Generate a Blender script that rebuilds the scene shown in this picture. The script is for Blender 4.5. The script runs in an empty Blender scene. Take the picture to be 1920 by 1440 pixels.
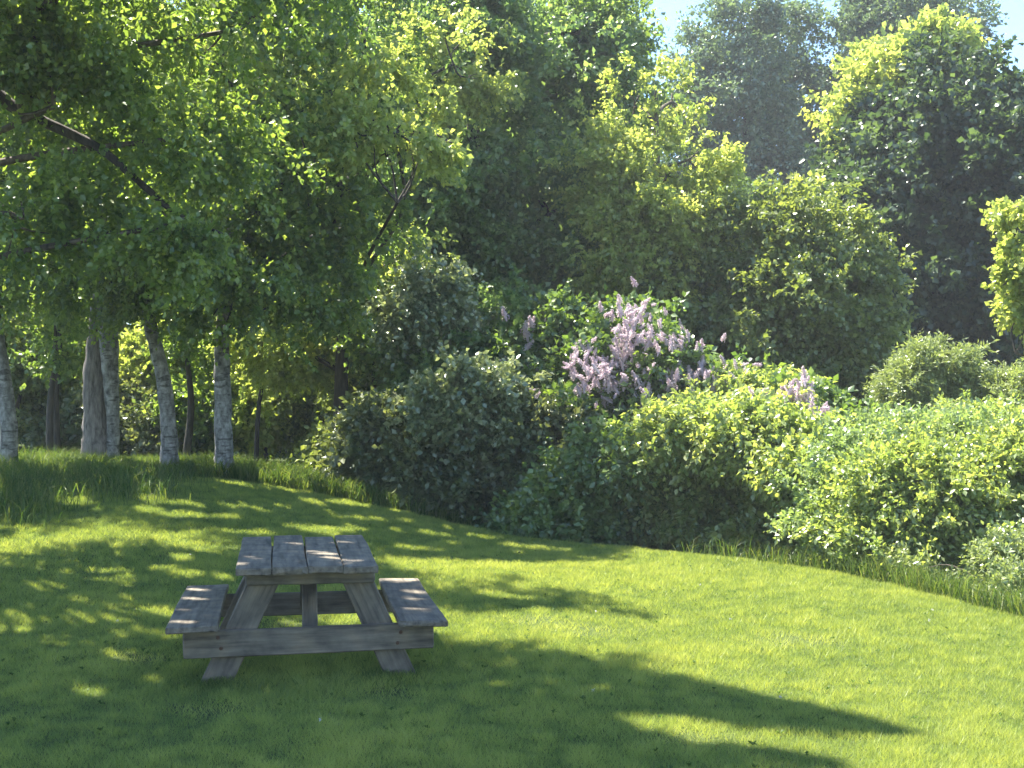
import bpy, math, random
import numpy as np
from mathutils import Vector, Matrix
R = math.radians
rng = np.random.default_rng(7); random.seed(7)
sc = bpy.context.scene
C = sc.collection

# ------------------------------------------------------------------ camera
CAM_H = 1.5; F = 2370.0; HOR = 780.0
PITCH = math.atan((HOR - 720) / F)
cd = bpy.data.cameras.new('camera'); cam = bpy.data.objects.new('camera', cd); C.objects.link(cam)
cam.location = (0, 0, CAM_H); cam.rotation_euler = (R(90) + PITCH, 0, 0)
cd.sensor_width = 36; cd.lens = 36 * F / 1920; cd.clip_end = 2000; cd.clip_start = 0.05
sc.camera = cam

# ------------------------------------------------------------------ light
ELEV = 61.0; AZ = R(-44)           # sun ahead and to the left
SUN = np.array([math.sin(AZ) * math.cos(R(ELEV)), math.cos(AZ) * math.cos(R(ELEV)), math.sin(R(ELEV))])
w = bpy.data.worlds.new("World"); sc.world = w; w.use_nodes = True
wn = w.node_tree.nodes; wl = w.node_tree.links
bg = wn['Background']; sky = wn.new('ShaderNodeTexSky'); sky.sky_type = 'NISHITA'; sky.sun_disc = False
sky.sun_elevation = R(ELEV); sky.sun_rotation = AZ % (2 * math.pi); sky.air_density = 1.0; sky.dust_density = 0.0; sky.ozone_density = 5.5
wl.new(sky.outputs[0], bg.inputs[0]); bg.inputs[1].default_value = 0.060
sl = bpy.data.lights.new('sun', 'SUN'); sl.energy = 3.5; sl.angle = R(0.6); sl.color = (1.0, 0.93, 0.80)
so = bpy.data.objects.new('sun', sl); C.objects.link(so)
so.rotation_euler = Vector(SUN).to_track_quat('Z', 'Y').to_euler(); so.location = (-20, 30, 40)
sc.view_settings.view_transform = 'Standard'; sc.view_settings.look = 'None'
sc.view_settings.exposure = 2.72; sc.view_settings.gamma = 1
sc.cycles.max_bounces = 12; sc.cycles.diffuse_bounces = 10; sc.cycles.transmission_bounces = 8; sc.cycles.glossy_bounces = 2

# ------------------------------------------------------------------ helpers
cp, sp_ = math.cos(PITCH), math.sin(PITCH)
def at(px, py, d):
    """photo pixel + distance (y) -> world point"""
    a = (px - 960) / F; b = (720 - py) / F
    dx, dy, dz = a, cp - b * sp_, sp_ + b * cp
    t = d / dy
    return np.array([dx * t, d, CAM_H + dz * t])
def to_px(P):
    P = np.atleast_2d(P); y = P[:, 1]; z = P[:, 2] - CAM_H
    fd = y * cp + z * sp_; up = -y * sp_ + z * cp
    fd = np.where(fd < 0.05, 0.05, fd)
    return 960 + P[:, 0] / fd * F, 720 - up / fd * F
def sstep(a, b, x):
    t = np.clip((x - a) / (b - a), 0, 1); return t * t * (3 - 2 * t)
def in_poly(x, y, poly):
    x = np.asarray(x); y = np.asarray(y); ins = np.zeros(x.shape, bool); n = len(poly)
    for i in range(n):
        x1, y1 = poly[i]; x2, y2 = poly[(i + 1) % n]
        if y1 == y2: continue
        c = ((y1 > y) != (y2 > y)) & (x < (x2 - x1) * (y - y1) / (y2 - y1) + x1)
        ins ^= c
    return ins
def seg_dist(x, y, pts):
    best = np.full(np.shape(x), 1e9)
    for (x1, y1), (x2, y2) in zip(pts[:-1], pts[1:]):
        vx, vy = x2 - x1, y2 - y1
        t = np.clip(((x - x1) * vx + (y - y1) * vy) / (vx * vx + vy * vy), 0, 1)
        best = np.minimum(best, np.hypot(x - x1 - t * vx, y - y1 - t * vy))
    return best
_ph = np.random.default_rng(3).uniform(0, 6.28, (12, 3))
def wob(x, y, s=1.0):
    v = 0
    for i, (a, b, c) in enumerate(_ph):
        k = s * (1 + 0.55 * i); v = v + np.sin(x * k * math.cos(a) + y * k * math.sin(a) + c) / (1 + .5 * i)
    return v / 2.6
_hash = np.random.default_rng(11).uniform(0, 1, (256, 256))
def vn(x, y, f, o=0):
    """value noise 0..1 with two octaves, f cells per metre"""
    out = 0; amp = .66
    for k in range(2):
        X_ = x * f * 2.1 ** k * .8 + y * f * 2.1 ** k * .6 + o + 500.3; Y_ = -x * f * 2.1 ** k * .6 + y * f * 2.1 ** k * .8 + 2 * o + 500.7
        i = np.floor(X_).astype(int); j = np.floor(Y_).astype(int); u = X_ - i; v = Y_ - j; u = u * u * (3 - 2 * u); v = v * v * (3 - 2 * v)
        h = lambda a, b: _hash[a % 256, b % 256]
        out = out + amp * ((h(i, j) * (1 - u) + h(i + 1, j) * u) * (1 - v) + (h(i, j + 1) * (1 - u) + h(i + 1, j + 1) * u) * v); amp *= .5
    return np.clip((out - .5) * 1.5 + .5, 0, 1)
EDGE = [(-14, 18.5), (-8, 17.6), (-5.2, 17.4), (-3.7, 17.0), (-2.2, 16.5), (-1.1, 16.2), (.25, 15.1), (1.35, 14.4),
        (2.15, 13.6), (2.9, 12.5), (3.35, 11.4), (3.62, 10.2), (3.8, 9.0), (4.1, 7), (4.6, 4), (5, 0), (5.5, -8)]
LAWN_POLY = EDGE + [(-14, -8)]
def edge_sd(x, y):                                   # >0 beyond the lawn's edge
    d = seg_dist(x, y, EDGE)
    return np.where(in_poly(x, y, LAWN_POLY), -d, d)
def gz(x, y):
    x = np.asarray(x, float); y = np.asarray(y, float)
    z = 0.66 * sstep(0.9, -4.6, x) * sstep(7.5, 16.5, y)
    z = z + 0.35 * sstep(-5, -12, x) * sstep(8, 18, y)
    sd = edge_sd(x, y)
    z = z - 1.0 * sstep(-0.15, 2.4, sd) * sstep(-2.6, 0.2, x)
    z = z + 0.015 * wob(x, y, 1.3) * sstep(0, -0.8, -np.abs(x) * 0 + sd * 0 - 1)
    return z

def new_mesh(name, V, Fc, mat, parent=None, smooth=False, attrs=None):
    """V (n,3), Fc (m,k) constant k"""
    me = bpy.data.meshes.new(name)
    V = np.ascontiguousarray(V, np.float32); Fc = np.ascontiguousarray(Fc, np.int32)
    k = Fc.shape[1]
    me.vertices.add(len(V)); me.vertices.foreach_set('co', V.ravel())
    me.loops.add(Fc.size); me.loops.foreach_set('vertex_index', Fc.ravel())
    me.polygons.add(len(Fc)); me.polygons.foreach_set('loop_start', np.arange(0, Fc.size, k, dtype=np.int32))
    me.polygons.foreach_set('loop_total', np.full(len(Fc), k, np.int32))
    if smooth: me.polygons.foreach_set('use_smooth', np.ones(len(Fc), bool))
    for n, a in (attrs or {}).items():
        at_ = me.attributes.new(n, 'FLOAT', 'POINT'); at_.data.foreach_set('value', np.ascontiguousarray(a, np.float32))
    me.update(calc_edges=True)
    me.materials.append(mat)
    o = bpy.data.objects.new(name, me); C.objects.link(o)
    if parent is not None: o.parent = parent
    return o
def tag(o, label=None, cat=None, group=None, kind=None):
    if label: o['label'] = label
    if cat: o['category'] = cat
    if group: o['group'] = group
    if kind: o['kind'] = kind
    return o
def thing(name, loc, label, cat, group=None, rz=0):
    o = bpy.data.objects.new(name, None); C.objects.link(o); o.location = loc; o.rotation_euler = (0, 0, rz)
    o.empty_display_size = 0.2
    return tag(o, label, cat, group)

# ------------------------------------------------------------------ materials
def nodes(name):
    m = bpy.data.materials.new(name); m.use_nodes = True; nt = m.node_tree; nt.nodes.clear()
    return m, nt.nodes, nt.links
def ramp(n, cols, pos=None):
    r = n.new('ShaderNodeValToRGB'); e = r.color_ramp.elements
    pos = pos or [i / (len(cols) - 1) for i in range(len(cols))]
    while len(e) < len(cols): e.new(0.5)
    for i, (c, p) in enumerate(zip(cols, pos)): e[i].position = p; e[i].color = (*c, 1)
    return r
LEAF = 2.25
def leaf_mat(name, cols, transl=0.45, tcol=(1.25, 1.35, 0.35), gloss=0.10, rough=0.33):
    """cols: ramp of reflectance colours; the tint attribute is random per leaf"""
    m, n, l = nodes(name)
    a = n.new('ShaderNodeAttribute'); a.attribute_name = 'tint'
    ds = lambda c_: [v * f_ * .84 + .16 * (c_[0] * .3 + c_[1] * .6 + c_[2] * .1) for v, f_ in zip(c_, (1.10, .98, .95))]
    r = ramp(n, [tuple(min(.8, v) for v in c_) if 'floret' in name or 'grass' in name else tuple(min(.8, v * LEAF) for v in ds(c_)) for c_ in cols]); l.new(a.outputs['Fac'], r.inputs[0])
    d = n.new('ShaderNodeBsdfDiffuse'); l.new(r.outputs[0], d.inputs[0])
    mu = n.new('ShaderNodeMix'); mu.data_type = 'RGBA'; mu.blend_type = 'MULTIPLY'; mu.inputs[0].default_value = 1
    l.new(r.outputs[0], mu.inputs[6]); mu.inputs[7].default_value = (*[c for c in tcol], 1)
    t = n.new('ShaderNodeBsdfTranslucent'); l.new(mu.outputs[2], t.inputs[0])
    m1 = n.new('ShaderNodeMixShader'); m1.inputs[0].default_value = transl; l.new(d.outputs[0], m1.inputs[1]); l.new(t.outputs[0], m1.inputs[2])
    g = n.new('ShaderNodeBsdfGlossy'); g.inputs['Roughness'].default_value = rough; g.inputs[0].default_value = (.8, .85, .8, 1)
    m2 = n.new('ShaderNodeMixShader'); m2.inputs[0].default_value = gloss * .5; l.new(m1.outputs[0], m2.inputs[1]); l.new(g.outputs[0], m2.inputs[2])
    o = n.new('ShaderNodeOutputMaterial'); l.new(m2.outputs[0], o.inputs[0])
    return m
def bark_mat(name, base, dark, light, sc_=(6, 6, 1.2), patches=0.5, bump=0.3, bands=False):
    m, n, l = nodes(name)
    tc = n.new('ShaderNodeTexCoord'); mp = n.new('ShaderNodeMapping'); mp.inputs['Scale'].default_value = sc_; l.new(tc.outputs['Object'], mp.inputs[0])
    nz = n.new('ShaderNodeTexNoise'); nz.inputs['Scale'].default_value = 3; nz.inputs['Detail'].default_value = 9; nz.inputs['Roughness'].default_value = .65; l.new(mp.outputs[0], nz.inputs[0])
    r = ramp(n, [dark, base, light], [0.32, patches, 0.72]); l.new(nz.outputs[0], r.inputs[0])
    col = r.outputs[0]
    if bands:                                            # dark lenticels running round the stem
        m2 = n.new('ShaderNodeMapping'); m2.inputs['Scale'].default_value = (3.5, 3.5, 15); l.new(tc.outputs['Object'], m2.inputs[0])
        n2 = n.new('ShaderNodeTexNoise'); n2.inputs['Distortion'].default_value = .5; n2.inputs['Scale'].default_value = 1.6; n2.inputs['Detail'].default_value = 5; l.new(m2.outputs[0], n2.inputs[0])
        r2 = ramp(n, [(.16, .14, .12), (1, 1, 1)], [0.36, 0.44]); l.new(n2.outputs[0], r2.inputs[0])
        mx = n.new('ShaderNodeMix'); mx.data_type = 'RGBA'; mx.blend_type = 'MULTIPLY'; mx.inputs[0].default_value = .7
        l.new(col, mx.inputs[6]); l.new(r2.outputs[0], mx.inputs[7]); col = mx.outputs[2]
    b = n.new('ShaderNodeBsdfPrincipled'); b.inputs['Roughness'].default_value = .85; l.new(col, b.inputs['Base Color'])
    bp = n.new('ShaderNodeBump'); bp.inputs['Strength'].default_value = bump; bp.inputs['Distance'].default_value = .02
    l.new(nz.outputs[0], bp.inputs['Height']); l.new(bp.outputs[0], b.inputs['Normal'])
    o = n.new('ShaderNodeOutputMaterial'); l.new(b.outputs[0], o.inputs[0])
    return m
M = {}
M['maple'] = leaf_mat('maple_leaf', [(.030, .062, .016), (.060, .105, .022), (.11, .155, .028)], .55, (1.6, 1.65, .65))
M['birch'] = leaf_mat('birch_leaf', [(.028, .058, .018), (.055, .095, .022), (.10, .145, .028)], .55, (1.6, 1.65, .65))
M['bright'] = leaf_mat('bright_leaf', [(.08, .12, .02), (.13, .175, .028), (.20, .23, .035)], .55, (1.5, 1.55, .95))
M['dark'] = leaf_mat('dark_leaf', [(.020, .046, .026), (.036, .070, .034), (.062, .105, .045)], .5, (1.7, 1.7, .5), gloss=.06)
M['olive'] = leaf_mat('olive_leaf', [(.045, .075, .022), (.075, .11, .03), (.12, .16, .04)], .45, (1.4, 1.4, .5))
M['poplar'] = leaf_mat('poplar_leaf', [(.030, .062, .042), (.055, .092, .055), (.095, .14, .075)], .4, (1.2, 1.3, .6), gloss=.14)
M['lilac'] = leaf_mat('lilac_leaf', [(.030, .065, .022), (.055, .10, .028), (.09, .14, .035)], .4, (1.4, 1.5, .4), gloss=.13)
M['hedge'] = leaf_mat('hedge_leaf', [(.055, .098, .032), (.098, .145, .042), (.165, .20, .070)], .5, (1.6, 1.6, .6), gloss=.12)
M['lime'] = leaf_mat('lime_leaf', [(.012, .028, .017), (.022, .044, .023), (.040, .068, .030)], .45, (1.5, 1.6, .6))  # darkened to stand for less direct sun on the tree's front
M['alder'] = leaf_mat('alder_leaf', [(.034, .072, .030), (.060, .110, .038), (.105, .160, .055)], .55, (1.6, 1.65, .7))
M['knot'] = leaf_mat('broad_pale_leaf', [(.055, .10, .040), (.085, .135, .050), (.14, .19, .075)], .45, (1.5, 1.55, .7), gloss=.14)
M['silver'] = leaf_mat('silvery_leaf', [(.05, .080, .038), (.09, .125, .058), (.16, .19, .10)], .4, (1.3, 1.35, .8), gloss=.2)
M['willow'] = leaf_mat('willow_leaf', [(.07, .10, .045), (.11, .15, .06), (.16, .20, .085)], .35, (1.2, 1.3, .5), gloss=.12)
M['under'] = leaf_mat('understory_leaf', [(.030, .050, .024), (.055, .080, .034), (.095, .115, .055)], .4, (1.3, 1.3, .5), gloss=.10)
M['grass'] = leaf_mat('grass_blade', [(.13, .20, .070), (.27, .34, .095), (.44, .47, .14)], .45, (1.3, 1.25, .6), gloss=.015)
M['tall'] = leaf_mat('tall_grass_blade', [(.05, .10, .03), (.10, .16, .045), (.19, .22, .09)], .45, (1.3, 1.3, .45), gloss=.02)
M['flower'] = leaf_mat('lilac_floret', [(.54, .46, .53), (.68, .60, .65), (.78, .73, .75)], .45, (1.15, 1.05, 1.1), gloss=.02)
M['clover'] = leaf_mat('clover_floret', [(.5, .5, .45), (.6, .6, .55), (.7, .7, .65)], .3, (1, 1, 1), gloss=.02)
M['birchbark'] = bark_mat('birch_bark', (.20, .195, .18), (.06, .056, .05), (.46, .45, .43), (4, 4, 2.5), .48, .35, True)
M['bark'] = bark_mat('brown_bark', (.10, .078, .058), (.035, .028, .022), (.20, .165, .13))
M['pinkbark'] = bark_mat('furrowed_bark', (.20, .175, .155), (.06, .052, .045), (.34, .30, .27), (9, 9, 1.6), .5, .8)
M['darkbark'] = bark_mat('dark_bark', (.05, .042, .034), (.02, .017, .014), (.10, .085, .07))

def wood_mat():
    m, n, l = nodes('weathered_wood')
    tc = n.new('ShaderNodeTexCoord'); mp = n.new('ShaderNodeMapping'); mp.inputs['Scale'].default_value = (26, 2.2, 26); l.new(tc.outputs['Object'], mp.inputs[0])
    oi = n.new('ShaderNodeObjectInfo'); ad = n.new('ShaderNodeVectorMath'); ad.operation = 'ADD'
    mu = n.new('ShaderNodeMath'); mu.operation = 'MULTIPLY'; mu.inputs[1].default_value = 37; l.new(oi.outputs['Random'], mu.inputs[0])
    l.new(mp.outputs[0], ad.inputs[0]); l.new(mu.outputs[0], ad.inputs[1])
    nz = n.new('ShaderNodeTexNoise'); nz.inputs['Scale'].default_value = 1.1; nz.inputs['Detail'].default_value = 8; nz.inputs['Roughness'].default_value = .6; l.new(ad.outputs[0], nz.inputs[0])
    r = ramp(n, [(.040, .034, .027), (.140, .121, .092), (.25, .219, .168)], [.28, .46, .75]); l.new(nz.outputs[0], r.inputs[0])
    n2 = n.new('ShaderNodeTexNoise'); n2.inputs['Scale'].default_value = 7; n2.inputs['Detail'].default_value = 6; l.new(tc.outputs['Object'], n2.inputs[0])
    r2 = ramp(n, [(.5, .5, .5), (.95, .93, .90), (1.35, 1.22, 1.05)], [.3, .5, .72]); l.new(n2.outputs[0], r2.inputs[0])
    mx = n.new('ShaderNodeMix'); mx.data_type = 'RGBA'; mx.blend_type = 'MULTIPLY'; mx.inputs[0].default_value = 1
    l.new(r.outputs[0], mx.inputs[6]); l.new(r2.outputs[0], mx.inputs[7])
    b = n.new('ShaderNodeBsdfPrincipled'); b.inputs['Roughness'].default_value = .72; l.new(mx.outputs[2], b.inputs['Base Color'])
    bp = n.new('ShaderNodeBump'); bp.inputs['Strength'].default_value = .55; bp.inputs['Distance'].default_value = .006
    l.new(nz.outputs[0], bp.inputs['Height']); l.new(bp.outputs[0], b.inputs['Normal'])
    o = n.new('ShaderNodeOutputMaterial'); l.new(b.outputs[0], o.inputs[0])
    return m
M['wood'] = wood_mat()
m, n, l = nodes('rusty_steel'); b = n.new('ShaderNodeBsdfPrincipled'); b.inputs['Base Color'].default_value = (.12, .07, .045, 1); b.inputs['Roughness'].default_value = .7; b.inputs['Metallic'].default_value = .4
o = n.new('ShaderNodeOutputMaterial'); l.new(b.outputs[0], o.inputs[0]); M['steel'] = m
m, n, l = nodes('bird_feather'); b = n.new('ShaderNodeBsdfPrincipled'); b.inputs['Base Color'].default_value = (.03, .03, .035, 1); b.inputs['Roughness'].default_value = .6
o = n.new('ShaderNodeOutputMaterial'); l.new(b.outputs[0], o.inputs[0]); M['bird'] = m

def ground_mat():
    m, n, l = nodes('turf_and_earth')
    tc = n.new('ShaderNodeTexCoord'); a = n.new('ShaderNodeAttribute'); a.attribute_name = 'lawn'
    nz = n.new('ShaderNodeTexNoise'); nz.inputs['Scale'].default_value = 2.2; nz.inputs['Detail'].default_value = 10; nz.inputs['Roughness'].default_value = .7; l.new(tc.outputs['Object'], nz.inputs[0])
    n3 = n.new('ShaderNodeTexNoise'); n3.inputs['Scale'].default_value = 45; n3.inputs['Detail'].default_value = 6; l.new(tc.outputs['Object'], n3.inputs[0])
    r1 = ramp(n, [(.030, .045, .015), (.065, .09, .025), (.11, .14, .045)], [.3, .5, .7]); l.new(n3.outputs[0], r1.inputs[0])
    r2 = ramp(n, [(.022, .030, .012), (.04, .058, .02), (.075, .09, .03)], [.3, .5, .7]); l.new(nz.outputs[0], r2.inputs[0])
    mx = n.new('ShaderNodeMix'); mx.data_type = 'RGBA'; l.new(a.outputs['Fac'], mx.inputs[0]); l.new(r2.outputs[0], mx.inputs[6]); l.new(r1.outputs[0], mx.inputs[7])
    b = n.new('ShaderNodeBsdfPrincipled'); b.inputs['Roughness'].default_value = .95; b.inputs['Specular IOR Level'].default_value = .1; l.new(mx.outputs[2], b.inputs['Base Color'])
    bp = n.new('ShaderNodeBump'); bp.inputs['Strength'].default_value = .8; bp.inputs['Distance'].default_value = .03; l.new(n3.outputs[0], bp.inputs['Height']); l.new(bp.outputs[0], b.inputs['Normal'])
    o = n.new('ShaderNodeOutputMaterial'); l.new(b.outputs[0], o.inputs[0])
    return m
M['ground'] = ground_mat()

# ------------------------------------------------------------------ ground
def axis(lo, hi, s, far, k):
    core = np.arange(lo, hi + 1e-6, s); g = np.geomspace(s * 1.3, far, k)
    return np.concatenate([lo - g[::-1], core, hi + g])
gx = axis(-14, 10, .22, 380, 26); gy = axis(-4, 30, .22, 380, 26)
X, Y = np.meshgrid(gx, gy, indexing='ij'); Zg = gz(X, Y)
V = np.stack([X, Y, Zg], -1).reshape(-1, 3); nx, ny = X.shape
idx = np.arange(nx * ny).reshape(nx, ny)
Fg = np.stack([idx[:-1, :-1], idx[1:, :-1], idx[1:, 1:], idx[:-1, 1:]], -1).reshape(-1, 4)
sdv = edge_sd(V[:, 0], V[:, 1])
gr = new_mesh('ground', V, Fg, M['ground'], smooth=True, attrs={'lawn': sstep(.25, -.05, sdv)})
tag(gr, kind='structure')

# ------------------------------------------------------------------ lawn blades
def blades(P, h, wd, lean, tint, bend=0.5, segs=1):
    """P base (n,3)"""
    n_ = len(P); ang = rng.uniform(0, 6.283, n_); s = np.stack([np.cos(ang), np.sin(ang), np.zeros(n_)], -1) * (wd / 2)[:, None]
    la = rng.uniform(0, 6.283, n_); ld = np.stack([np.cos(la), np.sin(la), np.zeros(n_)], -1) * (h * lean)[:, None]
    up = np.zeros((n_, 3)); up[:, 2] = h
    if segs == 1:
        V = np.stack([P - s, P + s, P + up + ld], 1).reshape(-1, 3)
        Fc = np.arange(n_ * 3).reshape(-1, 3); return V, Fc, np.repeat(tint, 3)
    mid = P + up * .6 + ld * .3
    tip = P + up * (1 - .25 * lean)[:, None] + ld
    V = np.stack([P - s, P + s, mid - s * .8, mid + s * .8, tip], 1).reshape(-1, 3)
    b0 = (np.arange(n_) * 5)[:, None]
    Fc = np.concatenate([b0 + [0, 1, 3], b0 + [0, 3, 2], b0 + [2, 3, 4]], 0)
    return V, Fc, np.repeat(tint, 5)
def lawn_points(N):
    # density falls with distance
    d = 4.2 + (19.5 - 4.2) * rng.uniform(0, 1, N) ** 1.25
    x = rng.uniform(-1, 1, N) * (d * .43 + 1.3)
    k = edge_sd(x, d) < .12 + .05 * wob(x, d, 4)
    return x[k], d[k]
x, y = lawn_points(1400000)
def worn(x, y):
    v = 0 * x
    for px, py, rx, ry in [(1030, 1162, .35, .3), (1290, 1382, .22, .12), (560, 1180, .5, .25), (1130, 1180, .3, .25), (240, 1238, .3, .2), (700, 1300, .2, .15), (1500, 1200, .35, .3), (380, 1330, .25, .15)]:
        d_ = CAM_H * F / (py - HOR); cx = (px - 960) / F * d_
        v = np.maximum(v, np.exp(-((x - cx) / rx) ** 2 - ((y - d_) / ry) ** 2))
    return np.clip(v * (1.1 + .9 * wob(x, y, 7)), 0, 1)
wv = worn(x, y); k = rng.uniform(0, 1, len(x)) > .75 * wv; x = x[k]; y = y[k]; wv = wv[k]
P = np.stack([x, y, gz(x, y) - .004], -1)
tuft = vn(x, y, 1.1, 5); tuft2 = vn(x, y, 3.2, 9)
fine = vn(x, y, 9)
h = (.010 + .016 * rng.uniform(0, 1, len(x)) + .012 * tuft2 * tuft + .022 * fine) * (1 + .02 * y)
# longer, unmown round the table's legs
h *= 1 + .7 * np.exp(-(((x + 1.25) / .75) ** 2 + ((y - 7.5) / .8) ** 2) ** 2)
wd = (.0028 + .002 * rng.uniform(0, 1, len(x))) * np.clip(y / 7, .8, 3)
patch = vn(x, y, .7, 3)
tint = np.clip(.05 + .40 * rng.uniform(0, 1, len(x)) + .16 * tuft + .16 * tuft2 + .22 * (patch - .3) + .2 * wv + .50 * (fine - .5), 0, 1)
V, Fc, T = blades(P, h, wd, rng.uniform(.2, 1.3, len(x)), tint)
tag(new_mesh('grass', V, Fc, M['grass'], attrs={'tint': T}), 'short mown lawn grass', 'grass', kind='stuff')
gx_ = []; 
for fx, fy in [(-1.63, 7.05), (-.72, 7.25), (-1.9, 8.6), (-1.0, 8.75), (-1.2, 7.2), (-1.3, 7.7)]:
    k_ = 900 if fx not in (-1.2, -1.3) else 700; gx_.append(np.stack([rng.normal(fx, .13 if k_ == 900 else .4, k_), rng.normal(fy, .11 if k_ == 900 else .25, k_)], -1))
gx_ = np.vstack(gx_); P = np.stack([gx_[:, 0], gx_[:, 1], gz(gx_[:, 0], gx_[:, 1]) - .004], -1)
V, Fc, T = blades(P, rng.uniform(.025, .08, len(P)), rng.uniform(.0025, .005, len(P)), rng.uniform(.2, 1.2, len(P)), np.clip(rng.normal(.4, .25, len(P)), 0, 1), segs=2)
tag(new_mesh('grass_tufts', V, Fc, M['tall'], attrs={'tint': T}), 'uncut grass tufts round the feet of the picnic table', 'grass', kind='stuff')
n_ = 300; d = 5.2 + 9 * rng.uniform(0, 1, n_) ** 1.2; x = rng.uniform(-.43, .43, n_) * d; k = (edge_sd(x, d) < -.1) & (vn(x, d, .8, 8) > .42); x = x[k]; d = d[k]; n_ = len(x)
aa = rng.uniform(0, 6.28, (n_, 7)); rr_ = rng.uniform(.010, .026, (n_, 7)); cx = np.stack([x, d, gz(x, d) + .02], -1)[:, None, :]
tip = cx + np.stack([np.cos(aa) * rr_, np.sin(aa) * rr_, rng.uniform(0, .02, aa.shape)], -1); sd_ = np.stack([-np.sin(aa), np.cos(aa), 0 * aa], -1) * rr_[..., None] * .3; md = (cx + tip) / 2 + [0, 0, .008]
q = np.stack([np.broadcast_to(cx, tip.shape), md + sd_, tip, md - sd_], 2).reshape(-1, 3)
tag(new_mesh('lawn_weeds', q, np.arange(len(q)).reshape(-1, 4), M['tall'], attrs={'tint': rng.uniform(0, .6, len(q) // 4).repeat(4)}), 'flat rosettes of small broad-leaved weeds in the lawn', 'weeds', kind='stuff')
# clover heads dotted through the lawn
n_ = 16; cc_ = rng.uniform(0, 1, (12, 2)); ci_ = rng.integers(0, 12, n_); d = 5.3 + 6 * cc_[ci_, 0] + rng.normal(0, .35, n_); x = (cc_[ci_, 1] - .5) * .8 * d + rng.normal(0, .4, n_); k = edge_sd(x, d) < -.3; x = x[k]; d = d[k]
c = np.stack([x, d, gz(x, d) + .045], -1)
pp = np.repeat(c, 14, 0) + rng.normal(0, .004, (len(c) * 14, 3)); s = .0035
q = rng.normal(0, s, (len(pp), 3, 3)) + pp[:, None, :]
tag(new_mesh('clover_flowers', q.reshape(-1, 3), np.arange(len(q) * 3).reshape(-1, 3), M['clover'], attrs={'tint': rng.uniform(0, 1, len(q) * 3)}), 'tiny white clover heads scattered in the lawn', 'clover', kind='stuff')

def tall_patch(name, x, y, hmin, hmax, label, wmul=1.0, lean=.9, m='tall'):
    P = np.stack([x, y, gz(x, y) - .01], -1); n_ = len(x)
    h = rng.uniform(hmin, hmax, n_) * (0.75 + .5 * np.clip(.5 + .5 * wob(x, y, 2.5), 0, 1))
    V, Fc, T = blades(P, h, rng.uniform(.005, .011, n_) * wmul, rng.uniform(.15, lean, n_), rng.uniform(0, 1, n_), segs=2)
    return tag(new_mesh(name, V, Fc, M[m], attrs={'tint': T}), label, 'grass', kind='stuff')
def sel(n_, x0, x1, y0, y1, f):
    x = rng.uniform(x0, x1, n_); y = rng.uniform(y0, y1, n_); k = f(x, y); return x[k], y[k]
# rough grass on the left bank in front of the birches
x, y = sel(190000, -10.5, -3.0, 9.0, 19.5, lambda x, y: rng.uniform(0, 1, len(x)) < .55 * sstep(.7, -1.3, x + 4.35 + .33 * np.abs(y - 14.6) * (y < 14.6) - 1.3 * sstep(16.6, 17.6, y) + .55 * wob(x, y, 1.6)) * (.35 + .65 * np.clip(.5 + .8 * wob(x, y, 4), 0, 1)))
tall_patch('tall_grass', x, y, .07, .38, 'long uncut grass on the left bank around the birch trunks', 1.1, lean=1.3)
x, y = sel(60000, -6, 0.5, 16.3, 20, lambda x, y: (edge_sd(x, y) > .05) & (edge_sd(x, y) < 1.6 + .8 * wob(x, y, 2)))
tall_patch('tall_grass', x, y, .10, .36, 'rough grass beyond the far edge of the lawn beside the birches', 1.6)
x, y = sel(110000, 1.9, 7.5, 6, 14.5, lambda x, y: (edge_sd(x, y) > .04) & (edge_sd(x, y) < .75 + .35 * wob(x, y, 2)) & (rng.uniform(0, 1, len(x)) < sstep(14.3, 11.5, y) * .9 + .1))
tall_patch('tall_grass', x, y, .08, .34, 'long grass fringe at the right edge of the lawn below the shrubs', .8, lean=1.3)

x, y = sel(70000, 4, 16, 3, 20, lambda x, y: (edge_sd(x, y) > .3) & (vn(x, y, 1.2) > .3))
tall_patch('tall_grass', x, y, .12, .5, 'rough meadow grass past the right end of the shrubs', 2.2, lean=1.2)
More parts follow.
